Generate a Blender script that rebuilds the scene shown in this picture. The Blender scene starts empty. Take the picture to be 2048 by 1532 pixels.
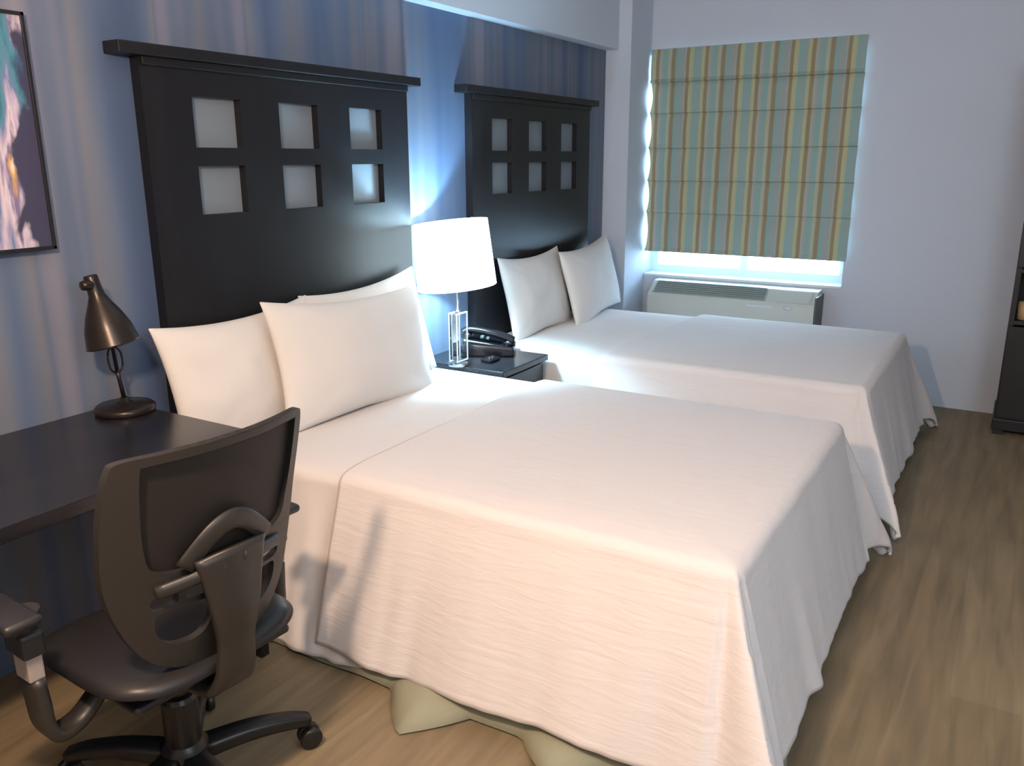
import bpy, bmesh, math, random
from mathutils import Vector, Matrix, noise
random.seed(7)
S = bpy.context.scene
COL = S.collection
PI = math.pi

# ------------------------------------------------------------------ camera
YAW, PITCH, ROLL, FPX = 1.0295, 0.2626, -0.0043, 1670.75
cy, sy, cp, sp = math.cos(YAW), math.sin(YAW), math.cos(PITCH), math.sin(PITCH)
Fv = Vector((sy*cp, cy*cp, -sp)); Rv = Vector((cy, -sy, 0)); Uv = Rv.cross(Fv)
cr_, sr_ = math.cos(ROLL), math.sin(ROLL)
Rv, Uv = cr_*Rv + sr_*Uv, -sr_*Rv + cr_*Uv
cam_d = bpy.data.cameras.new('camera'); cam = bpy.data.objects.new('camera', cam_d); COL.objects.link(cam)
M = Matrix((Rv, Uv, -Fv)).transposed().to_4x4(); M.translation = (0, 0, 1.5)
cam.matrix_world = M
cam_d.sensor_fit = 'HORIZONTAL'; cam_d.sensor_width = 36; cam_d.lens = FPX/2048*36
cam_d.clip_start = 0.02
S.camera = cam

# ------------------------------------------------------------------ world, lights, exposure
w = bpy.data.worlds.new('daylight'); S.world = w; w.use_nodes = True
bg = w.node_tree.nodes['Background']
bg.inputs[0].default_value = (0.48, 0.74, 1.0, 1); bg.inputs[1].default_value = 20.0

def light(name, kind, loc, energy, color, target=None, **kw):
    d = bpy.data.lights.new(name, kind); d.energy = energy; d.color = color
    for k, v in kw.items(): setattr(d, k, v)
    o = bpy.data.objects.new(name, d); COL.objects.link(o); o.location = loc
    if target is not None:
        o.rotation_euler = (Vector(target) - Vector(loc)).to_track_quat('-Z', 'Y').to_euler()
    return o
light('warm_room_lamp', 'POINT', (0.27, 0.92, 1.93), 96, (1.0, 0.69, 0.47), shadow_soft_size=0.06)
light('overhead_fill', 'AREA', (2.5, 0.75, 2.56), 2, (0.80, 0.90, 1.0), target=(2.5, 0.75, 0), shape='RECTANGLE', size=1.2, size_y=1.0)  # added soft fill from overhead, no ceiling fixture known
light('rear_fill', 'AREA', (0.3, -1.35, 2.1), 27, (0.72, 0.88, 1.0), target=(4.2, 0.6, 0.9), shape='RECTANGLE', size=1.3, size_y=0.9)  # invented fill behind the camera, lifts bed foot and window wall
portal = light('window_portal', 'AREA', (5.86, 1.5965, 1.45), 1, (1, 1, 1), target=(4.6, 1.5965, 1.45), shape='RECTANGLE', size=1.5, size_y=1.6)
portal.data.cycles.is_portal = True
light('bedside_bulb', 'POINT', (3.190, 2.213, 1.08), 130, (0.42, 0.76, 1.0), shadow_soft_size=0.035)

S.view_settings.view_transform = 'Standard'; S.view_settings.look = 'None'
S.view_settings.exposure = 0.55; S.view_settings.gamma = 1.0
S.view_settings.use_curve_mapping = False

# ------------------------------------------------------------------ materials
def lin(c):
    return tuple((x/255/12.92 if x/255 <= .04045 else ((x/255+.055)/1.055)**2.4) for x in c) + (1,)
def mat(name, rgb, rough=.6, metal=0., spec=.5, bump=None, bscale=20, bstr=.1, sheen=0, var=0, vscale=5, coords='Object', stretch=None, coat=0):
    m = bpy.data.materials.new(name); m.use_nodes = True
    nt = m.node_tree; b = nt.nodes['Principled BSDF']
    c = lin(rgb)
    b.inputs['Base Color'].default_value = c; b.inputs['Roughness'].default_value = rough
    b.inputs['Metallic'].default_value = metal; b.inputs['Specular IOR Level'].default_value = spec
    b.inputs['Sheen Weight'].default_value = sheen; b.inputs['Coat Weight'].default_value = coat
    tc = nt.nodes.new('ShaderNodeTexCoord'); mp = nt.nodes.new('ShaderNodeMapping')
    nt.links.new(tc.outputs[coords], mp.inputs[0])
    if stretch: mp.inputs['Scale'].default_value = stretch
    if var:
        n = nt.nodes.new('ShaderNodeTexNoise'); n.inputs['Scale'].default_value = vscale; n.inputs['Detail'].default_value = 5
        nt.links.new(mp.outputs[0], n.inputs['Vector'])
        r = nt.nodes.new('ShaderNodeValToRGB')
        r.color_ramp.elements[0].position = .3; r.color_ramp.elements[1].position = .7
        r.color_ramp.elements[0].color = tuple(x*(1-var) for x in c[:3]) + (1,)
        r.color_ramp.elements[1].color = tuple(min(1, x*(1+var)) for x in c[:3]) + (1,)
        nt.links.new(n.outputs['Fac'], r.inputs[0]); nt.links.new(r.outputs[0], b.inputs['Base Color'])
    if bump:
        n2 = nt.nodes.new('ShaderNodeTexNoise'); n2.inputs['Scale'].default_value = bscale; n2.inputs['Detail'].default_value = 3
        nt.links.new(mp.outputs[0], n2.inputs['Vector'])
        bp = nt.nodes.new('ShaderNodeBump'); bp.inputs['Strength'].default_value = bstr; bp.inputs['Distance'].default_value = bump
        nt.links.new(n2.outputs['Fac'], bp.inputs['Height']); nt.links.new(bp.outputs[0], b.inputs['Normal'])
    return m

def ramp_mat(name, axis, scale, stops, rough=.7, noise_amt=.0, noise_scale=(1, 1, 1), interp='LINEAR', offset=0):
    """colour repeats along one object axis (stripes printed in the cloth or paper)"""
    m = bpy.data.materials.new(name); m.use_nodes = True
    nt = m.node_tree; b = nt.nodes['Principled BSDF']; b.inputs['Roughness'].default_value = rough
    tc = nt.nodes.new('ShaderNodeTexCoord'); sep = nt.nodes.new('ShaderNodeSeparateXYZ')
    nt.links.new(tc.outputs['Object'], sep.inputs[0])
    mul = nt.nodes.new('ShaderNodeMath'); mul.operation = 'MULTIPLY_ADD'; mul.inputs[1].default_value = scale; mul.inputs[2].default_value = offset
    nt.links.new(sep.outputs[axis], mul.inputs[0])
    last = mul.outputs[0]
    if noise_amt:
        mp = nt.nodes.new('ShaderNodeMapping'); mp.inputs['Scale'].default_value = noise_scale
        nt.links.new(tc.outputs['Object'], mp.inputs[0])
        n = nt.nodes.new('ShaderNodeTexNoise'); n.inputs['Scale'].default_value = 1; n.inputs['Detail'].default_value = 4
        nt.links.new(mp.outputs[0], n.inputs['Vector'])
        ma = nt.nodes.new('ShaderNodeMath'); ma.operation = 'MULTIPLY_ADD'; ma.inputs[1].default_value = noise_amt
        nt.links.new(n.outputs['Fac'], ma.inputs[0]); nt.links.new(last, ma.inputs[2]); last = ma.outputs[0]
    fr = nt.nodes.new('ShaderNodeMath'); fr.operation = 'FRACT'; nt.links.new(last, fr.inputs[0])
    r = nt.nodes.new('ShaderNodeValToRGB'); r.color_ramp.interpolation = interp
    els = r.color_ramp.elements
    els[0].position = stops[0][0]; els[0].color = lin(stops[0][1])
    els[1].position = stops[-1][0]; els[1].color = lin(stops[-1][1])
    for p, c in stops[1:-1]:
        e = els.new(p); e.color = lin(c)
    nt.links.new(fr.outputs[0], r.inputs[0]); nt.links.new(r.outputs[0], b.inputs['Base Color'])
    return m

white_wall = mat('painted_wall', (196, 205, 219), .75, bump=.002, bscale=180, bstr=.15)
ceil_m = mat('ceiling_paint', (215, 215, 215), .8)
espresso = mat('espresso_wood', (26, 26, 30), .38, spec=.32, bump=.0008, bscale=30, bstr=.2, stretch=(1, 1, .1), var=.15, vscale=14)
desk_m = mat('dark_desk_laminate', (31, 31, 36), .24, bump=.0005, bscale=40, bstr=.2, stretch=(.2, 1, 1), var=.2, vscale=10)
night_m = mat('nightstand_laminate', (30, 30, 34), .2, var=.15, vscale=12)
inset_m = mat('grey_inset', (118, 128, 138), .45, spec=.4)
linen = mat('white_linen', (218, 213, 212), .9, sheen=.15, bump=.003, bscale=14, bstr=.25, var=.02)
pillow_m = mat('white_pillowcase', (216, 213, 210), .9, sheen=.15, bump=.004, bscale=9, bstr=.3)
mattress_m = mat('mattress_ticking', (200, 198, 190), .9)
skirt_m = mat('sage_skirt_cloth', (150, 150, 130), .9, bump=.002, bscale=60, bstr=.2)
plastic = mat('charcoal_plastic', (43, 41, 40), .42, bump=.0004, bscale=300, bstr=.2)
plastic_d = mat('black_plastic', (24, 23, 24), .38)
seat_m = mat('black_seat_vinyl', (34, 33, 36), .42, bump=.001, bscale=120, bstr=.2)
chrome = mat('brushed_metal', (170, 168, 166), .25, metal=1)
grey_metal = mat('satin_grey_metal', (168, 158, 154), .45, metal=.3)
lampblack = mat('bronze_black_enamel', (40, 33, 31), .3, metal=.4)
phone_m = mat('glossy_black_plastic', (18, 18, 22), .16)
ptac_m = mat('cream_plastic', (196, 202, 196), .45)
ptac_l = mat('louvre_grey', (128, 140, 138), .5)
ptac_g = mat('grey_louvre_plastic', (160, 172, 170), .5)
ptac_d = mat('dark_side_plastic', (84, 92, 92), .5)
sill_m = mat('white_sill', (222, 228, 232), .35)
frame_m = mat('white_aluminium', (206, 216, 224), .35)
black_wood = mat('black_cabinet_wood', (26, 27, 32), .4, var=.15, vscale=8)
tan_m = mat('tan_ceramic', (190, 160, 125), .5)
slot_m = mat('dark_slot', (12, 12, 13), .6)

# seersucker coverlet: fine cross ripples woven in the cloth
def coverlet_mat():
    m = mat('white_coverlet', (216, 211, 211), .92, sheen=.15)
    nt = m.node_tree; b = nt.nodes['Principled BSDF']
    tc = nt.nodes.new('ShaderNodeTexCoord'); mp = nt.nodes.new('ShaderNodeMapping')
    mp.inputs['Scale'].default_value = (12, 3.2, 26)
    nt.links.new(tc.outputs['Object'], mp.inputs[0])
    n = nt.nodes.new('ShaderNodeTexNoise'); n.inputs['Scale'].default_value = 1.6; n.inputs['Detail'].default_value = 4; n.inputs['Distortion'].default_value = .6
    nt.links.new(mp.outputs[0], n.inputs['Vector'])
    bp = nt.nodes.new('ShaderNodeBump'); bp.inputs['Strength'].default_value = .4; bp.inputs['Distance'].default_value = .007
    nt.links.new(n.outputs['Fac'], bp.inputs['Height']); nt.links.new(bp.outputs[0], b.inputs['Normal'])
    return m
coverlet_m = coverlet_mat()

def floor_mat():
    m = bpy.data.materials.new('vinyl_plank_floor'); m.use_nodes = True
    nt = m.node_tree; b = nt.nodes['Principled BSDF']; b.inputs['Roughness'].default_value = .55
    tc = nt.nodes.new('ShaderNodeTexCoord')
    br = nt.nodes.new('ShaderNodeTexBrick'); br.offset = .37
    br.inputs['Scale'].default_value = 1; br.inputs['Brick Width'].default_value = 1.22; br.inputs['Row Height'].default_value = .18
    br.inputs['Mortar Size'].default_value = .0012
    br.inputs['Color1'].default_value = (.0, .0, .0, 1); br.inputs['Color2'].default_value = (1, 1, 1, 1); br.inputs['Mortar'].default_value = (.3, .3, .3, 1)
    nt.links.new(tc.outputs['Object'], br.inputs['Vector'])
    mp = nt.nodes.new('ShaderNodeMapping'); mp.inputs['Scale'].default_value = (2.2, 22, 1)
    nt.links.new(tc.outputs['Object'], mp.inputs[0])
    n = nt.nodes.new('ShaderNodeTexNoise'); n.inputs['Scale'].default_value = 1; n.inputs['Detail'].default_value = 6; n.inputs['Distortion'].default_value = .5
    nt.links.new(mp.outputs[0], n.inputs['Vector'])
    r = nt.nodes.new('ShaderNodeValToRGB')
    r.color_ramp.elements[0].position = .3; r.color_ramp.elements[0].color = lin((114, 101, 80))
    r.color_ramp.elements[1].position = .7; r.color_ramp.elements[1].color = lin((142, 125, 98))
    nt.links.new(n.outputs['Fac'], r.inputs[0])
    mx = nt.nodes.new('ShaderNodeMix'); mx.data_type = 'RGBA'; mx.blend_type = 'SOFT_LIGHT'; mx.inputs[0].default_value = .14
    nt.links.new(r.outputs[0], mx.inputs[6]); nt.links.new(br.outputs['Color'], mx.inputs[7])
    nt.links.new(mx.outputs[2], b.inputs['Base Color'])
    bp = nt.nodes.new('ShaderNodeBump'); bp.inputs['Strength'].default_value = .12; bp.inputs['Distance'].default_value = .002
    nt.links.new(n.outputs['Fac'], bp.inputs['Height']); nt.links.new(bp.outputs[0], b.inputs['Normal'])
    return m

def wallpaper_mat():
    m = bpy.data.materials.new('striped_wallpaper'); m.use_nodes = True; nt = m.node_tree
    b = nt.nodes['Principled BSDF']; b.inputs['Roughness'].default_value = .6; b.inputs['Specular IOR Level'].default_value = .3
    tc = nt.nodes.new('ShaderNodeTexCoord')
    def nz(ms, det):
        mp = nt.nodes.new('ShaderNodeMapping'); mp.inputs['Scale'].default_value = ms; nt.links.new(tc.outputs['Object'], mp.inputs[0])
        n = nt.nodes.new('ShaderNodeTexNoise'); n.inputs['Scale'].default_value = 1; n.inputs['Detail'].default_value = det
        nt.links.new(mp.outputs[0], n.inputs['Vector']); return n
    n = nz((6.0, 0, .12), 1.5)
    r = nt.nodes.new('ShaderNodeValToRGB'); els = r.color_ramp.elements
    els[0].position = .30; els[0].color = lin((66, 88, 122)); els[1].position = .70; els[1].color = lin((130, 132, 146))
    for p, c in ((.40, (80, 102, 134)), (.47, (102, 114, 132)), (.53, (114, 118, 128)), (.58, (92, 108, 132)), (.63, (118, 122, 142))):
        e = els.new(p); e.color = lin(c)
    nt.links.new(n.outputs['Fac'], r.inputs[0])
    n2 = nz((9, 0, 1.4), 1)
    r2 = nt.nodes.new('ShaderNodeValToRGB'); r2.color_ramp.elements[0].position = .35; r2.color_ramp.elements[1].position = .7
    r2.color_ramp.elements[0].color = lin((90, 98, 120)); r2.color_ramp.elements[1].color = lin((122, 126, 144))
    nt.links.new(n2.outputs['Fac'], r2.inputs[0])
    mx = nt.nodes.new('ShaderNodeMix'); mx.data_type = 'RGBA'; mx.inputs[0].default_value = .25
    nt.links.new(r.outputs[0], mx.inputs[6]); nt.links.new(r2.outputs[0], mx.inputs[7]); nt.links.new(mx.outputs[2], b.inputs['Base Color'])
    return m
wallpaper = wallpaper_mat()

GR, TL, GO, BR, LT = (154, 166, 164), (138, 172, 170), (180, 180, 146), (148, 136, 108), (172, 175, 164)
BLIND = [(0, GR), (.06, TL), (.10, TL), (.125, GO), (.19, GO), (.20, BR), (.25, BR), (.27, LT), (.30, GR), (.40, GR), (.42, TL),
         (.47, TL), (.49, BR), (.55, BR), (.57, LT), (.62, GO), (.64, TL), (.71, TL), (.73, GR), (.80, LT), (.82, BR), (.875, BR),
         (.89, GO), (.94, GO), (.96, TL), (1, GR)]
blind_m = ramp_mat('striped_blind_cloth', 1, 1/0.335, BLIND, rough=.85)

def glass_mat(name, tint=(1, 1, 1, 1)):
    m = bpy.data.materials.new(name); m.use_nodes = True; nt = m.node_tree
    nt.nodes.remove(nt.nodes['Principled BSDF']); out = nt.nodes['Material Output']
    t = nt.nodes.new('ShaderNodeBsdfTransparent'); t.inputs[0].default_value = tint
    g = nt.nodes.new('ShaderNodeBsdfGlossy'); g.inputs['Roughness'].default_value = .03
    mx = nt.nodes.new('ShaderNodeMixShader')
    f = nt.nodes.new('ShaderNodeFresnel'); f.inputs[0].default_value = 1.45
    nt.links.new(f.outputs[0], mx.inputs[0])
    nt.links.new(t.outputs[0], mx.inputs[1]); nt.links.new(g.outputs[0], mx.inputs[2]); nt.links.new(mx.outputs[0], out.inputs[0])
    return m
pane_m = glass_mat('window_glass')
crystal_m = glass_mat('crystal', (.94, .98, 1, 1))
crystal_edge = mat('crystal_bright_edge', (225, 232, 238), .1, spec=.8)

def emis(name, color, strength, base=(240, 240, 240)):
    m = mat(name, base, .8); b = m.node_tree.nodes['Principled BSDF']
    b.inputs['Emission Color'].default_value = color + (1,); b.inputs['Emission Strength'].default_value = strength
    return m
shade_m = emis('lit_lamp_shade', (.70, .92, 1.0), 5.5)

def mesh_mat():
    m = mat('woven_mesh', (30, 26, 25), .6); nt = m.node_tree; b = nt.nodes['Principled BSDF']
    tc = nt.nodes.new('ShaderNodeTexCoord'); mp = nt.nodes.new('ShaderNodeMapping'); mp.inputs['Scale'].default_value = (1, 1, 1)
    nt.links.new(tc.outputs['UV'], mp.inputs[0])
    br = nt.nodes.new('ShaderNodeTexBrick'); br.inputs['Scale'].default_value = 1
    br.inputs['Brick Width'].default_value = .009; br.inputs['Row Height'].default_value = .016; br.inputs['Mortar Size'].default_value = .003
    br.inputs['Color1'].default_value = (.0, .0, .0, 1); br.inputs['Color2'].default_value = (.0, .0, .0, 1); br.inputs['Mortar'].default_value = (1, 1, 1, 1)
    nt.links.new(mp.outputs[0], br.inputs['Vector'])
    ma = nt.nodes.new('ShaderNodeMath'); ma.operation = 'MULTIPLY_ADD'; ma.inputs[1].default_value = .45; ma.inputs[2].default_value = .55; ma.use_clamp = True
    nt.links.new(br.outputs['Color'], ma.inputs[0]); nt.links.new(ma.outputs[0], b.inputs['Alpha'])
    return m
mesh_m = mesh_mat()

def art_mat():
    m = bpy.data.materials.new('abstract_canvas'); m.use_nodes = True; nt = m.node_tree
    b = nt.nodes['Principled BSDF']; b.inputs['Roughness'].default_value = .5
    tc = nt.nodes.new('ShaderNodeTexCoord')
    def nz(scale, det, dist, ms):
        mp = nt.nodes.new('ShaderNodeMapping'); mp.inputs['Scale'].default_value = ms; nt.links.new(tc.outputs['Object'], mp.inputs[0])
        n = nt.nodes.new('ShaderNodeTexNoise'); n.inputs['Scale'].default_value = scale; n.inputs['Detail'].default_value = det; n.inputs['Distortion'].default_value = dist
        nt.links.new(mp.outputs[0], n.inputs['Vector']); return n
    n = nz(1, 6, .25, (15, 1, 2.6))
    r = nt.nodes.new('ShaderNodeValToRGB'); els = r.color_ramp.elements
    els[0].position = .28; els[0].color = lin((50, 40, 70)); els[1].position = .76; els[1].color = lin((235, 225, 228))
    for p, c in ((.36, (52, 66, 100)), (.43, (70, 130, 150)), (.49, (96, 122, 160)), (.53, (160, 152, 182)), (.60, (205, 192, 205)), (.66, (110, 102, 145)), (.70, (200, 160, 90))):
        e = els.new(p); e.color = lin(c)
    nt.links.new(n.outputs['Fac'], r.inputs[0])
    # dark right margin of the painting, ragged
    sep = nt.nodes.new('ShaderNodeSeparateXYZ'); nt.links.new(tc.outputs['Object'], sep.inputs[0])
    n2 = nz(1, 4, .2, (14, 1, 7))
    add = nt.nodes.new('ShaderNodeMath'); add.operation = 'MULTIPLY_ADD'; add.inputs[1].default_value = .22; nt.links.new(n2.outputs['Fac'], add.inputs[0]); nt.links.new(sep.outputs[0], add.inputs[2])
    z = nt.nodes.new('ShaderNodeMath'); z.operation = 'MULTIPLY_ADD'; z.inputs[1].default_value = -.10; nt.links.new(sep.outputs[2], z.inputs[0]); nt.links.new(add.outputs[0], z.inputs[2])
    mr = nt.nodes.new('ShaderNodeMapRange'); mr.inputs[1].default_value = .495; mr.inputs[2].default_value = .515
    nt.links.new(z.outputs[0], mr.inputs[0])
    mx = nt.nodes.new('ShaderNodeMix'); mx.data_type = 'RGBA'; nt.links.new(mr.outputs[0], mx.inputs[0])
    nt.links.new(r.outputs[0], mx.inputs[6]); mx.inputs[7].default_value = lin((58, 58, 84))
    nt.links.new(mx.outputs[2], b.inputs['Base Color'])
    return m
art_m = art_mat()

# ------------------------------------------------------------------ mesh helpers
def link(name, bm, m, parent=None, smooth=False, mods=()):
    me = bpy.data.meshes.new(name); bmesh.ops.recalc_face_normals(bm, faces=bm.faces[:]); bm.to_mesh(me); bm.free()
    ms = m if isinstance(m, (list, tuple)) else [m]
    for x in ms: me.materials.append(x)
    if smooth:
        for p in me.polygons: p.use_smooth = True
    o = bpy.data.objects.new(name, me); COL.objects.link(o)
    if parent is not None: o.parent = parent
    for k, kw in mods:
        md = o.modifiers.new(k, k)
        for a, b in kw.items(): setattr(md, a, b)
    return o
def tag(o, label=None, cat=None, group=None, kind=None):
    if label: o['label'] = label
    if cat: o['category'] = cat
    if group: o['group'] = group
    if kind: o['kind'] = kind
    return o
def thing(name, loc, label, cat, group=None, rz=0):
    o = bpy.data.objects.new(name, None); COL.objects.link(o); o.location = loc; o.rotation_euler = (0, 0, rz)
    o.empty_display_size = .1
    return tag(o, label, cat, group)
def box(bm, x0, x1, y0, y1, z0, z1, bev=0, seg=2, mtx=None, mi=0):
    r = bmesh.ops.create_cube(bm, size=1)
    vs = r['verts']
    for v in vs:
        v.co = Vector((x0+(v.co.x+.5)*(x1-x0), y0+(v.co.y+.5)*(y1-y0), z0+(v.co.z+.5)*(z1-z0)))
    fs = list({f for v in vs for f in v.link_faces})
    if mi:
        for f in fs: f.material_index = mi
    if bev:
        es = list({e for v in vs for e in v.link_edges})
        rr = bmesh.ops.bevel(bm, geom=es, offset=bev, segments=seg, affect='EDGES', profile=.5)
        vs = list({v for f in rr['faces'] for v in f.verts} | {v for v in vs if v.is_valid})
        if mi:
            for f in rr['faces']: f.material_index = mi
    if mtx is not None:
        for v in vs: v.co = mtx @ v.co
    return vs
def nb(*a, **k):
    bm = bmesh.new(); box(bm, *a, **k); return bm
def lathe(bm, prof, segs=32, mtx=None, cap=True):
    rings = []
    for r, z in prof:
        rings.append([bm.verts.new((r*math.cos(2*PI*i/segs), r*math.sin(2*PI*i/segs), z)) for i in range(segs)])
    for a, b in zip(rings, rings[1:]):
        for i in range(segs):
            j = (i+1) % segs; bm.faces.new((a[i], a[j], b[j], b[i]))
    if cap:
        bm.faces.new(rings[0]); bm.faces.new(rings[-1])
    if mtx is not None:
        for rg in rings:
            for v in rg: v.co = mtx @ v.co
def tube(bm, pts, rad, segs=10, flat=1.0, up=Vector((0, 0, 1))):
    """tube along points; rad a number or list; flat squeezes it along the 'up' side"""
    pts = [Vector(p) for p in pts]; n = len(pts)
    if not isinstance(rad, (list, tuple)): rad = [rad]*n
    rings = []
    for i, p in enumerate(pts):
        d = (pts[min(i+1, n-1)] - pts[max(i-1, 0)]).normalized()
        a = d.cross(up)
        if a.length < 1e-3: a = d.cross(Vector((0, 1, 0)))
        a.normalize(); b = a.cross(d).normalized()
        rings.append([bm.verts.new(p + rad[i]*(math.cos(2*PI*k/segs)*a + flat*math.sin(2*PI*k/segs)*b)) for k in range(segs)])
    for r0, r1 in zip(rings, rings[1:]):
        for k in range(segs):
            j = (k+1) % segs; bm.faces.new((r0[k], r0[j], r1[j], r1[k]))
    bm.faces.new(rings[0]); bm.faces.new(rings[-1])
def smooth_path(pts, n=6):
    pts = [Vector(p) for p in pts]; out = []
    P = [pts[0]*2-pts[1]] + pts + [pts[-1]*2-pts[-2]]
    for i in range(1, len(P)-2):
        for k in range(n):
            t = k/n; a, b, c, d = P[i-1], P[i], P[i+1], P[i+2]
            out.append(.5*((2*b) + (c-a)*t + (2*a-5*b+4*c-d)*t*t + (3*b-a-3*c+d)*t**3))
    out.append(pts[-1]); return out
def bar(bm, prof_w, pts, widths, thick, side=Vector((1, 0, 0))):
    """flat bar with varying width along 'side'"""
    pts = [Vector(p) for p in pts]; n = len(pts); rings = []
    for i, p in enumerate(pts):
        d = (pts[min(i+1, n-1)] - pts[max(i-1, 0)]).normalized(); nrm = d.cross(side).normalized()
        wv = widths[i]/2; t = thick[i]/2 if isinstance(thick, (list, tuple)) else thick/2
        rings.append([bm.verts.new(p + side*a + nrm*b) for a, b in ((-wv, -t*.4), (-wv*.85, -t), (wv*.85, -t), (wv, -t*.4), (wv, t*.4), (wv*.85, t), (-wv*.85, t), (-wv, t*.4))])
    for r0, r1 in zip(rings, rings[1:]):
        for k in range(8):
            j = (k+1) % 8; bm.faces.new((r0[k], r0[j], r1[j], r1[k]))
    bm.faces.new(rings[0]); bm.faces.new(rings[-1])
def struct(name, bm, m, **k):
    return tag(link(name, bm, m, **k), kind='structure')

# ------------------------------------------------------------------ setting
WX, WY = 5.625, 2.45            # window wall plane, headboard wall plane
PX, PY = 5.276, 2.275           # pier
ZC = 2.6
X0, Y0 = -1.7, -2.3
WIN = (0.930, 2.275, 0.699, 2.2)
struct('floor', nb(X0-.1, WX+.3, Y0-.1, WY+.1, -.05, 0), floor_mat())
struct('ceiling', nb(X0-.1, WX+.3, Y0-.1, WY+.1, ZC, ZC+.05), ceil_m)
struct('wall_headboard', nb(X0, PX+.02, WY, WY+.1, 0, ZC), wallpaper)
bm = bmesh.new()
box(bm, WX, WX+.22, Y0, WIN[0], 0, ZC); box(bm, WX, WX+.22, WIN[0], WY+.1, 0, WIN[2]); box(bm, WX, WX+.22, WIN[0], WY+.1, WIN[3], ZC)
box(bm, WX, WX+.22, WIN[1], WY+.1, WIN[2], WIN[3])
struct('wall_window', bm, white_wall)
struct('wall_left', nb(X0-.1, X0, Y0-.1, WY+.1, 0, ZC), white_wall)
struct('wall_back', nb(X0, WX+.2, Y0-.1, Y0, 0, ZC), white_wall)
struct('wall_pier', nb(PX, WX, PY, WY+.1, 0, ZC), white_wall)
struct('ceiling_soffit', nb(X0, PX, 2.362, WY, 2.172, ZC), white_wall)
# window: reveal sill, frame, two sashes, panes
fr = bmesh.new()
y0, y1, z0, z1 = WIN
xw = WX+.15
for a in ((y0, y1, z0, z0+.055), (y0, y1, z1-.05, z1), (y0, y0+.045, z0+.055, z1-.05), (y1-.045, y1, z0+.055, z1-.05), ((y0+y1)/2-.025, (y0+y1)/2+.025, z0+.055, z1-.05), (y0+.045, (y0+y1)/2-.025, 1.42, 1.46), ((y0+y1)/2+.025, y1-.045, 1.42, 1.46)):
    box(fr, xw, xw+.05, a[0], a[1], a[2], a[3])
win = struct('window_1', fr, frame_m)
struct('pane', nb(xw+.022, xw+.028, y0+.02, y1-.02, z0+.02, z1-.02), pane_m, parent=win)
struct('sill', nb(WX-.004, xw, y0, y1, z0-.012, z0+.004, bev=.003), sill_m, parent=win)

# ------------------------------------------------------------------ headboards
HB = dict(xl=1.767, xr=3.106, cl=1.680, cr=3.170)
DX = 1.857
HY = 2.405
def headboard(x_off, label):
    t = thing('headboard', ((HB['xl']+HB['xr'])/2+x_off, 2.43, 0), label, 'headboard', 'matching headboards on the striped wall')
    ox, oy = t.location.x, t.location.y
    xs = [HB['xl'], 1.953, 2.155, 2.337, 2.539, 2.723, 2.925, HB['xr']]
    zs = [0.0, 1.317, 1.479, 1.540, 1.703, 1.82]
    bm = bmesh.new(); yf, yb = HY-2.43, WY-.002-2.43
    V = {}
    def vt(i, j, k):
        if (i, j, k) not in V: V[i, j, k] = bm.verts.new((xs[i]+x_off-ox, (yf, yb)[k], zs[j]))
        return V[i, j, k]
    hole = lambda i, j: not (0 <= i < 7 and 0 <= j < 5) or (i in (1, 3, 5) and j in (1, 3))
    for i in range(7):
        for j in range(5):
            if hole(i, j): continue
            for k in (0, 1): bm.faces.new((vt(i, j, k), vt(i+1, j, k), vt(i+1, j+1, k), vt(i, j+1, k)))
            for di, dj, a, b in ((-1, 0, (i, j), (i, j+1)), (1, 0, (i+1, j), (i+1, j+1)), (0, -1, (i, j), (i+1, j)), (0, 1, (i, j+1), (i+1, j+1))):
                if hole(i+di, j+dj): bm.faces.new((vt(*a, 0), vt(*b, 0), vt(*b, 1), vt(*a, 1)))
    link('panel', bm, espresso, t)
    link('top_rail', nb(HB['cl']+x_off-ox, HB['cr']+x_off-ox, 2.372-oy, WY-.002-oy, 1.812, 1.848, bev=.003), espresso, t)
    link('moulding', nb(HB['xl']+x_off-ox+.004, HB['xr']+x_off-ox-.004, 2.392-oy, 2.404-oy, 1.786, 1.812, bev=.003), espresso, t)
    for i in (1, 3, 5):
        for j in (3, 1):
            o = link('inset_panel', nb(xs[i]+x_off-ox-.001, xs[i+1]+x_off-ox+.001, 2.436-oy, WY-.003-oy, zs[j]-.001, zs[j+1]+.001), inset_m, t)
            o['label'] = 'grey square inset'
    return t
headboard(0, 'wide black headboard with six grey square openings behind the nearer bed, beside the desk lamp')
headboard(DX, 'black headboard with six grey square openings behind the farther bed, beside the window')

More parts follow.
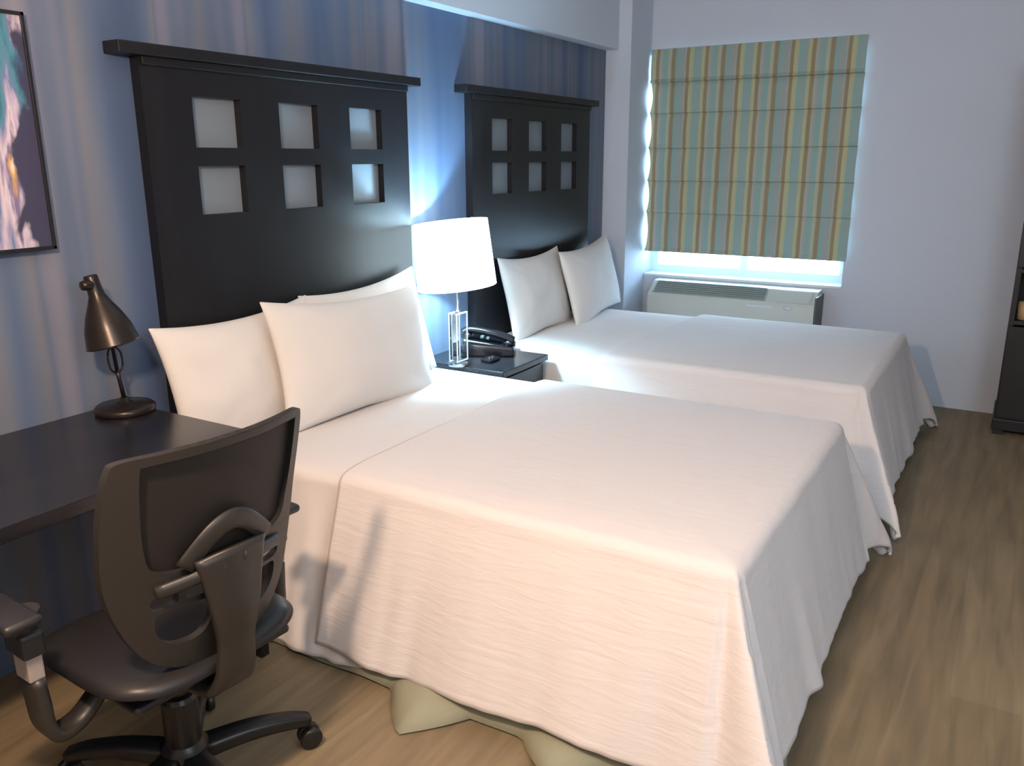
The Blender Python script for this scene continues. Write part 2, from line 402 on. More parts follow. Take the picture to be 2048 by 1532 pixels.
# ------------------------------------------------------------------ beds
BZ = .565      # top of the bedding
def cloth(x0, x1, y0, y1, top, h, seed, foot=True, amp=.012, flare=.26, nx=190, ny=150, lift=0, crn=.07, hem_amp=.012, kfold=7, edge_skew=0, flares=None, amps=None):
    """cloth laid over a mattress: flat top, rounded edge, hanging sides with folds"""
    r = .045; arc = r*PI/2
    bm = bmesh.new(); grid = []
    def sp(n, a0, a1, e0, e1):   # denser near both edges
        out = []
        for i in range(n+1): out.append(a0 + (a1-a0)*i/n)
        return out
    As = sp(nx, x0-h, x1+h, x0, x1); Bs = sp(ny, (y0-h) if foot else y0, y1, y0, y1)
    for b in Bs:
        row = []
        for a in As:
            bb = b
            if edge_skew: bb = b + edge_skew*max(0, (b-y0)/(y1-y0))*((a-x0)/(x1-x0))
            dx = max(x0-a, a-x1, 0); sx = -1 if a < x0 else 1
            dy = max(y0-bb, 0) if foot else 0
            p = 5
            d = (dx**p+dy**p)**(1/p)
            px, py = min(max(a, x0), x1), (max(bb, y0) if foot else bb)
            if d <= 1e-9:
                zz = top + .006*noise.noise(Vector((a*2.2, bb*2.2, seed))) - .012*max(0, 1-min(a-x0, x1-a, (bb-y0) if foot else 9)/.12)**2*.6
                row.append(bm.verts.new((px, py, zz))); continue
            th = math.atan2(dy, dx); f = min(1, d/h)
            corner = math.sin(2*th)
            if d < arc: off = r*math.sin(d/r); drop = r*(1-math.cos(d/r))
            else:
                fl = (flares[0] if sx < 0 else flares[1]) if flares and dx >= dy else flare
                be = fl + .12*corner
                rem = d-arc; off = r + rem*math.sin(be); drop = r + rem*math.cos(be)
            s = (bb if dx > dy else a)                  # running coordinate along the side
            am = (amps[0] if sx < 0 else amps[1]) if amps and dx > dy else amp
            fold = am*(noise.noise(Vector((s*kfold, seed*3.1 + sx, f*.7)))*1.6 + .6*noise.noise(Vector((s*kfold*2.3, seed, f*1.2))))
            off += fold*f*(1-corner*.6)
            off += crn*corner**.8*f*math.cos(6*(th-PI/4))*(1 if corner > 0 else 0) if corner > .01 else 0
            drop += hem_amp*noise.noise(Vector((s*4, seed, 5)))*f
            z = top - .0072 - drop
            if z < .018: off += (.018-z)*.3; z = .018
            row.append(bm.verts.new((px + sx*off*math.cos(th), py - off*math.sin(th), z)))
        grid.append(row)
    for r0, r1 in zip(grid, grid[1:]):
        for i in range(len(r0)-1): bm.faces.new((r0[i], r0[i+1], r1[i+1], r1[i]))
    return bm

def skirt(x0, x1, y0, y1, seed, bulges, ls=(.055, .055)):
    """pleated skirt round near side, foot and far side"""
    path = []
    n = 90
    for i in range(n): path.append((Vector((x0, y1 + (y0-y1)*i/n)), Vector((-1, 0))))
    for i in range(10):
        a = PI + i/10*PI/2; path.append((Vector((x0, y0)), Vector((math.cos(a), math.sin(a)))))
    for i in range(n): path.append((Vector((x0 + (x1-x0)*i/n, y0)), Vector((0, -1))))
    for i in range(10):
        a = 1.5*PI + i/10*PI/2; path.append((Vector((x1, y0)), Vector((math.cos(a), math.sin(a)))))
    for i in range(n+1): path.append((Vector((x1, y0 + (y1-y0)*i/n)), Vector((1, 0))))
    bm = bmesh.new(); rows = []
    zs = [.30, .24, .18, .12, .07, .035, .008]
    for k, z in enumerate(zs):
        f = k/(len(zs)-1); row = []
        for i, (p, nn) in enumerate(path):
            s = i*.02
            lv = ls[0] if nn.x < -.1 else (ls[1] if nn.x > .1 else .07)
            off = (.02 if lv < .05 else .035) + lv*f + .018*f*noise.noise(Vector((s*4, seed, 0)))
            hem = 0
            for (bx, by, rad, amt) in bulges:
                dd = (Vector((bx, by))-p).length
                if dd < rad: off += amt*f**3*(1-dd/rad)**.8
            hz = z + .028*f*max(0, noise.noise(Vector((s*3, seed, 3)))) 
            q = p + nn*off
            row.append(bm.verts.new((q.x, q.y, hz)))
        rows.append(row)
    for r0, r1 in zip(rows, rows[1:]):
        for i in range(len(r0)-1): bm.faces.new((r0[i], r0[i+1], r1[i+1], r1[i]))
    return bm

SOL = ('SOLIDIFY', dict(thickness=.005, offset=-1))
def bed(x_off, seed, which, bulges, fs, am_s, ls, sk=0):
    x0, x1, y0, y1 = 1.825+x_off, 3.075+x_off, .495, 2.385
    t = thing('bed', ((x0+x1)/2, 1.4, 0), f'double bed with sage green skirt, {which.replace("on the bed","the one")}', 'bed', 'the two double beds')
    ox, oy = t.location.x, t.location.y
    link('mattress', nb(x0-.028-ox, x1+.028-ox, y0-.028-oy, y1-oy, .31, BZ-.022, bev=.035, seg=4), mattress_m, t, smooth=True)
    link('box_base', nb(x0-.02-ox, x1+.02-ox, y0-.02-oy, y1-oy, .03, .305, bev=.01), slot_m, t)
    sb = skirt(x0-.03-ox, x1+.03-ox, y0-.03-oy, y1-oy, seed, [(a+x_off-ox, b-oy, c, d) for a, b, c, d in bulges], ls)
    link('bed_skirt', sb, skirt_m, t, smooth=True, mods=[SOL])
    sh = cloth(x0, x1, 1.50, 2.385, BZ-.006, .57, seed+4, foot=False, amp=.034, flares=fs, amps=am_s, nx=200, ny=70, hem_amp=.03, kfold=6)
    tag(link('bed_sheet', sh, linen, smooth=True, mods=[SOL]), f'white sheet under the pillows, {which}', 'sheet', 'white bed sheets')
    cv = cloth(x0-.006, x1+.006, y0, 1.69, BZ+.012, .55, seed, edge_skew=sk, amp=.014, flare=.27, flares=(.33, .2), hem_amp=.02)
    # thicker turned edge near the head
    tag(link('coverlet', cv, coverlet_m, smooth=True, mods=[('SOLIDIFY', dict(thickness=.018, offset=-1))]),
        f'white rippled coverlet draped over the foot half, {which}', 'coverlet', 'white coverlets on the beds')
bed(0, 1.3, 'on the bed nearer the camera and desk', [(1.795, 1.26, .13, .15), (1.795, .84, .12, .10), (1.795, .5, .2, .05)], (.26, .02), (.034, .006), (.125, .01))
bed(DX, 6.7, 'on the bed nearer the window', [(1.795, .5, .2, .04)], (.02, .2), (.004, .03), (.045, .06), sk=-.10)

# ------------------------------------------------------------------ pillows
def pillow(loc, wd, ht, th, lean, rz, roll, seed, label):
    bm = bmesh.new(); n = 40; fr, bk = [], []
    for j in range(n+1):
        r0, r1 = [], []
        for i in range(n+1):
            u, v = -1+2*i/n, -1+2*j/n
            pin = .075
            x = wd/2*u*(1-pin*(1-v**2)); z = ht/2*v*(1-pin*(2.1 if v > 0 else .5)*(1-u**2))
            e = max(0, (1-abs(u)**2.6)*(1-abs(v)**2.6))**.55
            wr = noise.noise(Vector((u*1.6, v*1.6, seed)))*.012 + noise.noise(Vector((u*4, v*3, seed+9)))*.005
            t = th/2*e
            # soft diagonal tucks running in from the corners
            c = math.exp(-((abs(u)-abs(v))/.12)**2)*max(0, (abs(u)+abs(v))/2-.35)
            t -= .02*c*e
            sag = -.02*(1-v)/2*abs(u)
            r0.append(Vector((x, -t - wr*e, z+sag))); r1.append(Vector((x, t*.8 + wr*e, z+sag)))
        fr.append(r0); bk.append(r1)
    vf = [[bm.verts.new(p) for p in r] for r in fr]
    vb = [[vf[j][i] if (i in (0, n) or j in (0, n)) else bm.verts.new(bk[j][i]) for i in range(n+1)] for j in range(n+1)]
    for V in (vf, vb):
        for j in range(n):
            for i in range(n): bm.faces.new((V[j][i], V[j][i+1], V[j+1][i+1], V[j+1][i]))
    o = link('pillow', bm, pillow_m, smooth=True, mods=[('SUBSURF', dict(levels=1, render_levels=1))])
    o.location = loc; o.rotation_euler = (lean, roll, rz)
    return tag(o, label, 'pillow', 'white pillows on the two beds')
R = math.radians
pillow((2.015, 2.31, .765), .72, .46, .15, R(-13), R(0), R(-1), 1.1, 'plump white pillow behind the desk lamp, leftmost on the nearer bed')
pillow((2.70, 2.315, .785), .74, .47, .15, R(-13), R(0), R(-3), 4.2, 'white pillow tucked behind the large front pillow, next to the lit table lamp')
pillow((2.430, 2.17, .778), .88, .47, .16, R(-14), R(-1), R(3), 8.4, 'large white pillow standing in front of the two rear pillows on the nearer bed')
pillow((4.12, 2.31, .775), .74, .46, .15, R(-13), R(2), R(0), 2.9, 'white pillow at the lamp side of the farther bed, partly hidden')
pillow((4.70, 2.245, .785), .84, .46, .16, R(-14), R(6), R(-3), 5.5, 'front white pillow on the farther bed, next to the window pier')

# ------------------------------------------------------------------ nightstand
t = thing('nightstand', (3.40, 2.19, 0), 'black two-drawer nightstand between the two beds under the lamp and telephone', 'nightstand')
ox, oy = 3.40, 2.19
NX0, NX1, NY0, NY1, NZ = 3.165, 3.60, 1.95, 2.44, .55
link('top', nb(NX0-ox, NX1-ox, NY0-oy, NY1-oy, NZ-.03, NZ, bev=.004), night_m, t)
link('body', nb(NX0+.02-ox, NX1-.02-ox, NY0+.03-oy, NY1-oy, 0.03, NZ-.03), night_m, t)
link('plinth', nb(NX0+.04-ox, NX1-.04-ox, NY0+.05-oy, NY1-oy, 0, .03), night_m, t)
for za, zb in ((.29, .51), (.05, .275)):
    d = link('drawer', nb(NX0+.03-ox, NX1-.03-ox, NY0+.012-oy, NY0+.03-oy, za, zb, bev=.003), night_m, t)
    bm = bmesh.new(); lathe(bm, [(.006, 0), (.006, .012), (.014, .016), (.014, .024), (.004, .027)], 16, Matrix.Translation((0, NY0+.012-oy, (za+zb)/2)) @ Matrix.Rotation(PI/2, 4, 'X'))
    link('knob', bm, chrome, d, smooth=True)

# ------------------------------------------------------------------ bedside lamp
LX, LY = 3.190, 2.213
tl = thing('table_lamp', (LX, LY, NZ), 'lit table lamp with white drum shade and clear crystal column on the nightstand', 'lamp')
bm = bmesh.new(); lathe(bm, [(.055, 0), (.055, .008), (.05, .014), (.02, .018), (.012, .02)], 32)
link('base', bm, chrome, tl, smooth=False)
link('crystal_block', nb(-.042, .042, -.022, .022, .03, .25, bev=.003), crystal_m, tl)
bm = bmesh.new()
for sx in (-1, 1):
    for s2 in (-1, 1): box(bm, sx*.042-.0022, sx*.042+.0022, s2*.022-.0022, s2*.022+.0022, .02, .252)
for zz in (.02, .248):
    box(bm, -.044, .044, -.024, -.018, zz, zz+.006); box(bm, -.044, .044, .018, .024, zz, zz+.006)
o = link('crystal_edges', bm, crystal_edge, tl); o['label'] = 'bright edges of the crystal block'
bm = bmesh.new(); lathe(bm, [(.014, .25), (.012, .262), (.005, .27), (.005, .40), (.009, .405), (.009, .44), (.016, .445), (.016, .49)], 20)
link('stem', bm, chrome, tl, smooth=True)
bm = bmesh.new(); lathe(bm, [(.012, .49), (.022, .53), (.028, .56), (.02, .585), (.004, .595)], 20)
bulb = link('bulb', bm, emis('frosted_bulb', (.85, .95, 1), 6), tl, smooth=True)
tilt = Matrix.Translation((0, 0, .375)) @ Matrix.Rotation(R(-5.5), 4, Vector((.857, .515, 0)))
bm = bmesh.new(); r0, r1, h0, h1 = .184, .174, 0.0, .298
segs = 64; rings = []
for r_, z_ in ((r0, h0), (r1, h1), (r1-.003, h1), (r0-.003, h0)):
    rings.append([bm.verts.new(tilt @ Vector((r_*math.cos(2*PI*i/segs), r_*math.sin(2*PI*i/segs), z_))) for i in range(segs)])
for a in range(4):
    A, B = rings[a], rings[(a+1) % 4]
    for i in range(segs):
        j = (i+1) % segs; bm.faces.new((A[i], A[j], B[j], B[i]))
link('lamp_shade', bm, shade_m, tl, smooth=False)
bm = bmesh.new()
for k in range(3):
    a = 2*PI*k/3; tube(bm, [tilt @ Vector((.01*math.cos(a), .01*math.sin(a), .27)), tilt @ Vector((.18*math.cos(a), .18*math.sin(a), .30))], .002, 6)
link('shade_spider', bm, chrome, tl)

# ------------------------------------------------------------------ telephone
ph = thing('telephone', (3.475, 2.22, NZ), 'black desk telephone with handset on the nightstand beside the lamp', 'telephone', rz=R(-62))
ph.scale = (1.12, 1.0, 1.35)
bm = bmesh.new()
vs = box(bm, -.115, .115, -.10, .10, 0, .035, bev=.008)
for v in vs: v.co.z += max(0, (v.co.z-.01))*1.3*(v.co.x*-1+.115)/.23
link('body', bm, phone_m, ph, smooth=False)
bm = bmesh.new()
hp = smooth_path([(-.115, -.055, .085), (-.08, -.055, .098), (0, -.055, .088), (.07, -.055, .072), (.112, -.055, .055)], 5)
tube(bm, hp, [.022 + .006*abs(i/(len(hp)-1)*2-1)**2 for i in range(len(hp))], 12, flat=.62)
lathe(bm, [(.026, 0), (.028, .012), (.02, .022)], 18, Matrix.Translation((-.095, -.055, .066)))
lathe(bm, [(.026, 0), (.028, .012), (.02, .022)], 18, Matrix.Translation((.092, -.055, .038)))
link('handset', bm, phone_m, ph, smooth=True)
bm = bmesh.new()
for i in range(4):
    for j in range(3):
        box(bm, -.035+i*.024-.008, -.035+i*.024+.008, .0+j*.024-.008, .0+j*.024+.008, .045-(i*.024)*.25, .060-(i*.024)*.25, bev=.002)
o = link('keypad', bm, ptac_d, ph)
bm = bmesh.new(); cp_ = []
for i in range(120):
    a = i*.9; q = i/119; cp_.append(Vector((-.13+.06*math.sin(q*2.5)-.0*q, -.03+.11*q, .012)) + Vector((.006*math.cos(a), 0, .006*math.sin(a))))
tube(bm, cp_, .0022, 5); link('cord', bm, phone_m, ph, smooth=True)

# small dark alarm/charger beside the lamp
t = thing('charging_dock', (3.325, 2.12, NZ), 'small black dock with shiny contacts on the nightstand in front of the telephone', 'charging dock')
link('body', nb(-.045, .045, -.03, .03, 0, .018, bev=.006), phone_m, t)
link('contact', nb(-.02, -.008, -.01, .002, .017, .024, bev=.002), chrome, t)
link('contact', nb(.014, .026, -.006, .006, .017, .024, bev=.002), chrome, t)

# ------------------------------------------------------------------ blind
t = thing('roman_blind', (WX, 1.6, 0), 'striped green, gold and brown roman blind pulled most of the way down over the window', 'blind')
folds = [2.197, 1.985, 1.7885, 1.5615, 1.346, 1.131, .865]
bm = bmesh.new(); yb0, yb1 = .912-1.6, 2.266-1.6
prof = []
for k in range(len(folds)-1):
    za, zb = folds[k], folds[k+1]
    for q in range(9):
        f = q/9
        z = za + (zb-za)*f
        # each panel bellies forward and tucks back just under the fold
        prof.append((-.010 - .012*math.sin(PI*min(1, f*1.0))**.7 - .008*f, z))
    if k < len(folds)-2: prof.append((-.027 if k else -.038, zb+.004)); prof.append((-.012, zb-.001)); prof.append((-.009, zb+.0))
prof.append((-.034, folds[-1]))
rows = []
ny = 24
for (dx, z) in prof:
    row = []
    for i in range(ny+1):
        y = yb0 + (yb1-yb0)*i/ny
        # near the pier the cloth edge curls in between the battens
        narrow = 0
        for k in range(1, len(folds)-1):
            if folds[k] >= z >= folds[k+1]: narrow = .02*math.sin(PI*(folds[k]-z)/(folds[k]-folds[k+1]))
        yy = y - (narrow if i == ny else 0)
        row.append(bm.verts.new((dx+.002, yy, z)))
    rows.append(row)
for r0, r1 in zip(rows, rows[1:]):
    for i in range(ny): bm.faces.new((r0[i], r0[i+1], r1[i+1], r1[i]))
link('blind_cloth', bm, blind_m, t, smooth=False, mods=[('SOLIDIFY', dict(thickness=.003, offset=0))])
link('headrail', nb(.004, .05, yb0+.012, yb1, 2.155, 2.198), frame_m, t)
link('bottom_batten', nb(-.020, -.010, yb0+.005, yb1-.005, .868, .895), frame_m, t)

# ------------------------------------------------------------------ wall air conditioner
t = thing('air_conditioner', (WX, 1.565, 0), 'cream through-wall air conditioner under the window behind the farther bed', 'air conditioner')
ya, yb = 1.040-1.565, 2.150-1.565
bm = bmesh.new()
sec = [(-.21, .10), (-.225, .13), (-.225, .585), (-.215, .602), (-.115, .672), (-.095, .678), (-.002, .678), (-.002, .10)]
A = [bm.verts.new((x, ya, z)) for x, z in sec]; B = [bm.verts.new((x, yb, z)) for x, z in sec]
for i in range(len(sec)): j = (i+1) % len(sec); bm.faces.new((A[i], A[j], B[j], B[i]))
fa = bm.faces.new(A); fb = bm.faces.new(B[::-1])
o = link('casing', bm, ptac_m, t)
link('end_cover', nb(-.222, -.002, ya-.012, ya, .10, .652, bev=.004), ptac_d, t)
slope = math.atan2(.07, .10)
mt = Matrix.Translation((-.165, 0, .639)) @ Matrix.Rotation(-slope, 4, 'Y')
bm = bmesh.new(); box(bm, -.058, .050, yb-.80, yb-.03, -.002, .004, mtx=mt, bev=.001)
g = link('air_grille', bm, ptac_g, t)
for k in range(6):
    x = -.050+k*.019
    link('louvre', nb(x, x+.007, yb-.79, yb-.04, .002, .010, mtx=mt), ptac_l, g)
bm = bmesh.new(); box(bm, -.055, .048, ya+.03, ya+.24, -.002, .007, mtx=mt, bev=.002)
o = link('control_lid', bm, ptac_m, t); o['label'] = 'pale control lid'
bm = bmesh.new(); lathe(bm, [(.028, 0), (.026, .006), (.01, .008)], 24, Matrix.Translation((-.225, ya+.16, .572)) @ Matrix.Rotation(-PI/2, 4, 'Y') @ Matrix.Diagonal((.45, 1, 1, 1)))
link('badge', bm, frame_m, t, smooth=True)
link('air_slot', nb(-.229, -.223, ya+.26, ya+.42, .564, .578, bev=.002), frame_m, t)

# ------------------------------------------------------------------ desk
DXE, DYF, DZ = 1.60, 1.80, .735
t = thing('desk', (.65, 2.12, 0), 'dark brown laminate desk along the wall left of the nearer bed', 'desk')
ox, oy = .65, 2.12
link('desk_top', nb(-.35-ox, DXE-ox, DYF-oy, WY-.003-oy, DZ-.038, DZ, bev=.003), desk_m, t)
link('side_panel', nb(DXE-.04-ox, DXE-.01-ox, DYF+.05-oy, WY-.003-oy, 0, DZ-.038), espresso, t)
link('side_panel', nb(-.34-ox, -.31-ox, DYF+.05-oy, WY-.003-oy, 0, DZ-.038), espresso, t)
link('rear_rail', nb(-.31-ox, DXE-.04-ox, WY-.03-oy, WY-.01-oy, .55, DZ-.038), espresso, t)

# ------------------------------------------------------------------ desk lamp
t = thing('desk_lamp', (1.535, 2.345, DZ), 'small dark bronze adjustable desk lamp with bell shade, standing on the desk corner', 'lamp')
bm = bmesh.new(); lathe(bm, [(.088, 0), (.09, .006), (.09, .016), (.082, .024), (.03, .030), (.014, .036), (.012, .046)], 40)
link('base', bm, lampblack, t, smooth=True)
bm = bmesh.new(); tube(bm, [(0, 0, .04), (-.008, -.002, .10), (-.014, -.004, .14)], .0065, 10)
link('lower_arm', bm, lampblack, t, smooth=True)
bm = bmesh.new()
for s_ in (-1, 1):
    tube(bm, smooth_path([(-.014, -.004, .125), (-.014+s_*.020, -.004, .145), (-.018+s_*.022, -.006, .19), (-.020+s_*.006, -.006, .215)], 4), .0035, 8)
tube(bm, [(-.014, -.004, .13), (-.022, -.006, .24), (-.045, -.01, .33), (-.060, -.012, .395)], [.006, .006, .0055, .0055], 10)
link('upper_arm', bm, lampblack, t, smooth=True)
# shade : axis from neck to mouth
top = Vector((-.070, -.03, .405)); mouth = Vector((-.048, -.055, .232))
ax = (mouth-top).normalized(); q = ax.to_track_quat('Z', 'Y').to_matrix().to_4x4(); q.translation = top
L = (mouth-top).length
bm = bmesh.new()
pr_o = [(.018, -.035), (.020, -.03), (.021, .0), (.023, .025), (.034, .05), (.052, .085), (.067, .125), (.075, L-.005), (.077, L)]
pr_i = [(.074, L), (.072, L-.006), (.064, .125), (.048, .085), (.03, .055), (.004, .04)]
lathe(bm, pr_o + pr_i, 36, q)
sh = link('lamp_shade', bm, lampblack, t, smooth=True)
bm = bmesh.new(); lathe(bm, [(.008, 0), (.024, .028), (.028, .055), (.02, .078), (.005, .085)], 20, q @ Matrix.Translation((0, 0, .055)))
link('bulb', bm, frame_m, sh, smooth=True)
bm = bmesh.new(); lathe(bm, [(.004, -.02), (.013, -.018), (.015, -.006), (.015, .006), (.013, .018), (.004, .02)], 16,
                        Matrix.Translation(top + Vector((-.022, -.005, .008))) @ Matrix.Rotation(PI/2, 4, 'Y'))
link('joint_knob', bm, lampblack, t, smooth=True)

# ------------------------------------------------------------------ picture
t = thing('framed_painting', (.98, 2.44, 1.57), 'abstract blue, lavender and white painting in thin black frame above the desk', 'painting')
px0, px1, pz0, pz1 = .53-.98, 1.430-.98, 1.25-1.57, 1.892-1.57
o = link('canvas', nb(px0+.008, px1-.008, -.022, .006, pz0+.008, pz1-.008), art_m, t)
bm = bmesh.new()
for a in ((px0, px1, pz0, pz0+.010), (px0, px1, pz1-.010, pz1), (px0, px0+.010, pz0, pz1), (px1-.010, px1, pz0, pz1)):
    box(bm, a[0], a[1], -.028, .008, a[2], a[3], bev=.001)
link('frame', bm, plastic_d, t)

# ------------------------------------------------------------------ cabinet at the right edge
t = thing('tall_cabinet', (5.41, -.46, 0), 'tall black wooden cabinet with open shelf, standing against the window wall at right', 'cabinet')
ox, oy = 5.41, -.46
cx0, cx1, c0, c1 = 5.205-ox, 5.62-ox, -.92-oy, -.012-oy
bm = bmesh.new()
box(bm, cx0, cx1, c1-.025, c1, .09, 1.95); box(bm, cx0, cx1, c0, c0+.025, .09, 1.95)
box(bm, cx1-.02, cx1, c0+.025, c1-.025, .09, 1.95)
box(bm, cx0, cx1-.02, c0+.025, c1-.025, .09, .115); box(bm, cx0-.01, cx1, c0-.01, c1+.003, 1.95, 1.98)
link('carcass', bm, black_wood, t)
link('plinth', nb(cx0-.018, cx1, c0-.01, c1+.008, 0.028, .09, bev=.004), black_wood, t)
for a, b in ((cx0-.008, c1-.05), (cx0-.008, c0), (cx1-.05, c1-.05), (cx1-.05, c0)):
    link('foot', nb(a, a+.05, b, b+.05, 0, .028), black_wood, t)
for z in (.62, .90): link('shelf', nb(cx0-.004, cx1-.02, c0+.025, c1-.025, z, z+.022, bev=.002), black_wood, t)
mid = (c0+c1)/2
for (a, b) in ((c0+.004, mid-.002), (mid+.002, c1-.004)):
    for z0, z1 in ((.10, .612), (.93, 1.94)):
        d = link('door', nb(cx0-.02, cx0-.001, a, b, z0, z1, bev=.003), black_wood, t)
        hy = mid + (.04 if a > mid-.01 else -.04)
        link('handle', nb(cx0-.042, cx0-.02, hy-.005, hy+.005, (z0+z1)/2-.05, (z0+z1)/2+.05, bev=.003), chrome, d)
t = thing('mug', (5.27, -.085, .642), 'tan ceramic mug on the open shelf of the black cabinet', 'mug')
bm = bmesh.new(); lathe(bm, [(.03, 0), (.038, .004), (.042, .05), (.042, .095), (.038, .095), (.036, .02), (.003, .012)], 28)
link('cup', bm, tan_m, t, smooth=True)
bm = bmesh.new(); tube(bm, smooth_path([(0, -.04, .02), (0, -.066, .03), (0, -.07, .055), (0, -.062, .075), (0, -.04, .08)], 5), .005, 8)
link('handle', bm, tan_m, t, smooth=True)

# ------------------------------------------------------------------ office chair
CH = thing('office_chair', (1.075, 1.58, 0), 'black mesh-back swivel office chair with armrests, pushed up to the desk', 'chair', rz=R(-4))
Z_ = lambda z: z if z > .8 else .8-(.8-z)*1.15
def backpt(s, z, d=0):
    """point on the curved back shell, d = distance behind it"""
    lean = -.195 - (z-.50)*.21
    return Vector((s, lean + .95*s*s*(1 if s < 0 else 1.15) - d, z))
def shell_from_outline(outer, holes, thick, name, m, depth=0, maxlen=.03, parent=CH, rnd=6):
    cu = bpy.data.curves.new(name+'_profile', 'CURVE'); cu.dimensions = '2D'; cu.fill_mode = 'BOTH'
    for loop in [outer]+holes:
        pts = loop
        sp_ = cu.splines.new('POLY'); sp_.points.add(len(pts)-1); sp_.use_cyclic_u = True
        for p_, q_ in zip(sp_.points, pts): p_.co = (q_[0], q_[1], 0, 1)
    tmp = bpy.data.objects.new(name+'_profile', cu); COL.objects.link(tmp)
    me = bpy.data.meshes.new_from_object(tmp); bpy.data.objects.remove(tmp)
    bm = bmesh.new(); bm.from_mesh(me); bpy.data.meshes.remove(me)
    bmesh.ops.remove_doubles(bm, verts=bm.verts[:], dist=1e-5)
    for _ in range(7):
        es = [e for e in bm.edges if e.calc_length() > maxlen]
        if not es: break
        bmesh.ops.subdivide_edges(bm, edges=es, cuts=1); bmesh.ops.triangulate(bm, faces=bm.faces[:])
    uv = bm.loops.layers.uv.new('UVMap')
    for f in bm.faces:
        for l in f.loops: l[uv].uv = (l.vert.co.x, l.vert.co.y)
    ext = bmesh.ops.extrude_face_region(bm, geom=bm.faces[:])
    for v in ext['geom']:
        if isinstance(v, bmesh.types.BMVert): v.co.z = thick
    for v in bm.verts: v.co = backpt(v.co.x, v.co.y, depth + v.co.z - thick/2)
    return link(name, bm, m, parent, smooth=True, mods=[('EDGE_SPLIT', dict(split_angle=R(40)))])
def rloop(pts, n=5):
    """smooth closed loop"""
    P = [Vector(p) for p in pts]; out = []; N = len(P)
    for i in range(N):
        a, b, c, d = P[i-1], P[i], P[(i+1) % N], P[(i+2) % N]
        for k in range(n):
            t_ = k/n; out.append(.5*((2*b)+(c-a)*t_+(2*a-5*b+4*c-d)*t_*t_+(3*b-a-3*c+d)*t_**3))
    return [(v.x, v.y) for v in out]
outer = rloop([(-.228, .955), (-.212, .972), (-.14, .975), (-.07, .9755), (0, .976), (.07, .9755), (.14, .975), (.205, .972), (.222, .958), (.222, .90), (.212, .80), (.205, .70), (.188, .60), (.14, .535), (.07, .505), (-.07, .505), (-.145, .535), (-.198, .60), (-.236, .70), (-.244, .80), (-.238, .90)])
open_ = rloop([(-.178, .945), (-.165, .955), (-.08, .956), (0, .957), (.09, .956), (.185, .955), (.198, .945), (.192, .86), (.178, .78), (.16, .735), (.10, .72), (0, .715), (-.10, .718), (-.155, .735), (-.172, .78), (-.178, .86)])
hole1 = rloop([(-.150, .645), (-.13, .655), (-.04, .652), (-.025, .635), (-.04, .59), (-.07, .575), (-.115, .582), (-.145, .61)])
hole2 = [(-x, z) for x, z in hole1]
outer = [(x, Z_(z)) for x, z in outer]; open_ = [(x, Z_(z)) for x, z in open_]
hole1 = [(x, Z_(z-.012)) for x, z in hole1]; hole2 = [(x, Z_(z-.012)) for x, z in hole2]
sl = lambda a, b, z0, z1: [(x, Z_(z-.018)) for x, z in rloop([(a, z0), (a, z1), (b, z1), (b, z0)], 4)]
slots = [sl(-.155, -.110, .672, .695), sl(-.085, -.03, .675, .695), sl(.03, .085, .675, .695), sl(.11, .155, .672, .695)]
shell_from_outline(outer, [open_, hole1, hole2]+slots, .020, 'back_frame', plastic)
shell_from_outline([(x*1.03, .835+(z-.835)*1.04) for x, z in open_], [], .0015, 'back_mesh', mesh_m, depth=-.006)
# lumbar band seen through the mesh
bm = bmesh.new(); pts, wd_ = [], []
for i in range(21):
    s_ = -.10 + .20*i/20; pts.append(backpt(s_, .715 + .075*math.cos(s_/.10*PI/2), .018))
tube(bm, pts, .023, 12, flat=.35, up=Vector((0, 1, 0)))
for v in bm.verts: pass
link('lumbar_support', bm, plastic, CH, smooth=True)
# Y shaped spine carrying the back
bm = bmesh.new()
sp_pts = smooth_path([backpt(0, .725, .020), backpt(0, .66, .035), backpt(0, .58, .050), backpt(0, .50, .055), Vector((0, -.235, .42)), Vector((0, -.19, .375)), Vector((0, -.08, .365))], 4)
n = len(sp_pts); bar(bm, None, sp_pts, [.17 - .08*min(1, i/(n*.45)) + (.03*max(0, (i/n-.5))*2) for i in range(n)], .028)
for s_ in (-1, 1):
    arm_pts = smooth_path([backpt(s_*.02, .70, .034), backpt(s_*.08, .685, .024), backpt(s_*.15, .672, .012)], 4)
    tube(bm, arm_pts, .016, 10, flat=.6, up=Vector((0, 1, 0)))
link('back_spine', bm, plastic, CH, smooth=True)
# seat
bm = bmesh.new(); n1 = 28; V = []
for side in (1, -1):
    g = []
    for j in range(n1+1):
        row = []
        for i in range(n1+1):
            u, v = -1+2*i/n1, -1+2*j/n1
            k = 1/max(1e-6, (abs(u)**4+abs(v)**4)**.25) * max(abs(u), abs(v)) if (u or v) else 1
            x, y = u*k*.245, v*k*.235
            e = max(0, 1-max(abs(u), abs(v))**3.5)**.5
            zt = (.035*e if side > 0 else -.03*e) - (.02*max(0, v)**2) + (.012*abs(u)**2)
            row.append(bm.verts.new((x, y+.01, .437+zt)))
        g.append(row)
    V.append(g)
for g in V:
    for j in range(n1):
        for i in range(n1): bm.faces.new((g[j][i], g[j][i+1], g[j+1][i+1], g[j+1][i]))
bmesh.ops.remove_doubles(bm, verts=bm.verts[:], dist=1e-4)
link('seat', bm, seat_m, CH, smooth=True)
bm = bmesh.new(); box(bm, -.20, .20, -.18, .19, .397, .418, bev=.008); box(bm, -.09, .09, -.12, .10, .352, .40, bev=.01)
link('seat_pan', bm, plastic_d, CH)
bm = bmesh.new(); tube(bm, [(.08, .0, .395), (.20, .01, .385), (.25, .01, .38)], [.005, .005, .009], 8)
link('tilt_lever', bm, plastic_d, CH, smooth=True)
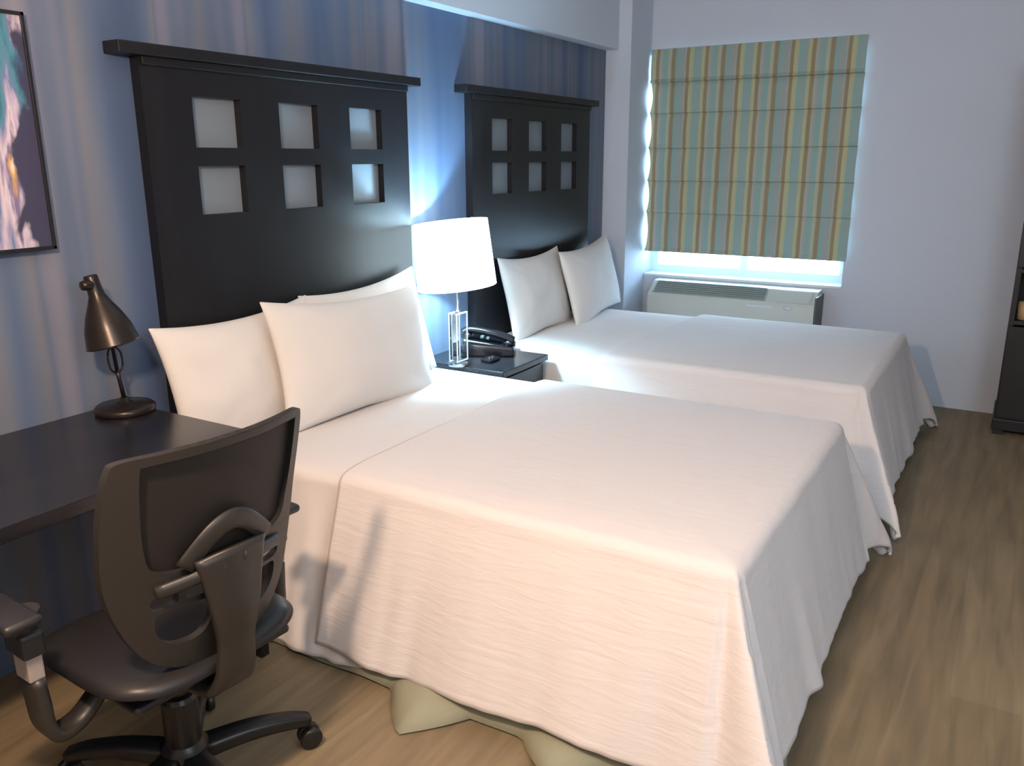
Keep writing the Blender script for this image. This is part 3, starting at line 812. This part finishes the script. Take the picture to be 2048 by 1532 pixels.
# arms
for s_ in (-1, 1):
    x = -.315 if s_ < 0 else .292
    bm = bmesh.new()
    xp = x-.03 if s_ < 0 else x
    box(bm, xp-.036, xp+.036, -.10, .06, .644, .666, bev=.010, seg=3)
    a = link('armrest_pad', bm, seat_m, CH, smooth=True)
    bm = bmesh.new(); tube(bm, [(x, -.02, .648), (x, -.02, .60)], [.034, .026], 12); box(bm, x-.024, x+.024, -.055, .025, .555, .61, bev=.008)
    link('armrest_collar', bm, plastic, CH, smooth=False)
    link('height_post', nb(x-.016, x+.016, -.045, .012, .50, .58, bev=.004), grey_metal, CH)
    bm = bmesh.new()
    bar(bm, None, smooth_path([(x, -.015, .50), (x-s_*.004, -.018, .44), (x-s_*.008, -.02, .385), (x-s_*.03, -.018, .350), (x-s_*.08, -.01, .352), (x-s_*.13, -.01, .392)], 4),
        [.075 - .03*k_/20 for k_ in range(21)], .026, side=Vector((0, 1, 0)))
    link('armrest_bracket', bm, plastic, CH, smooth=True)
# column and star base
bm = bmesh.new(); lathe(bm, [(.045, .335), (.05, .345), (.05, .36), (.02, .37)], 24); lathe(bm, [(.042, .12), (.042, .26), (.036, .27), (.024, .275), (.018, .35)], 24)
link('gas_column', bm, plastic_d, CH, smooth=False)
hub = bmesh.new(); lathe(hub, [(.05, .055), (.058, .07), (.055, .13), (.04, .145), (.036, .15)], 28)
link('base_hub', hub, plastic_d, CH, smooth=True)
a0 = R(-28+4)
for k in range(5):
    a = a0 + k*2*PI/5; d = Vector((math.cos(a), math.sin(a), 0)); sdv = Vector((-d.y, d.x, 0))
    bm = bmesh.new()
    lp = smooth_path([d*.035+Vector((0, 0, .105)), d*.15+Vector((0, 0, .108)), d*.25+Vector((0, 0, .095)), d*.305+Vector((0, 0, .078))], 4)
    bar(bm, None, lp, [.062 - .026*i/(len(lp)-1) for i in range(len(lp))], [.04-.012*i/(len(lp)-1) for i in range(len(lp))], side=sdv)
    leg = link('base_leg', bm, plastic_d, CH, smooth=True)
    bm = bmesh.new(); c = d*.305 + Vector((0, 0, .029))
    for s_ in (-1, 1):
        mt = Matrix.Translation(c) @ Matrix.Rotation(a+R(25*(k % 3)), 4, 'Z') @ Matrix.Translation((0, s_*.014, 0)) @ Matrix.Rotation(PI/2, 4, 'X')
        lathe(bm, [(.004, -.010), (.025, -.010), (.029, -.006), (.029, .006), (.025, .010), (.004, .010)], 24, mt)
    lathe(bm, [(.008, 0), (.008, .05)], 12, Matrix.Translation(d*.305 + Vector((0, 0, .029))))
    link('caster', bm, plastic_d, leg, smooth=True)
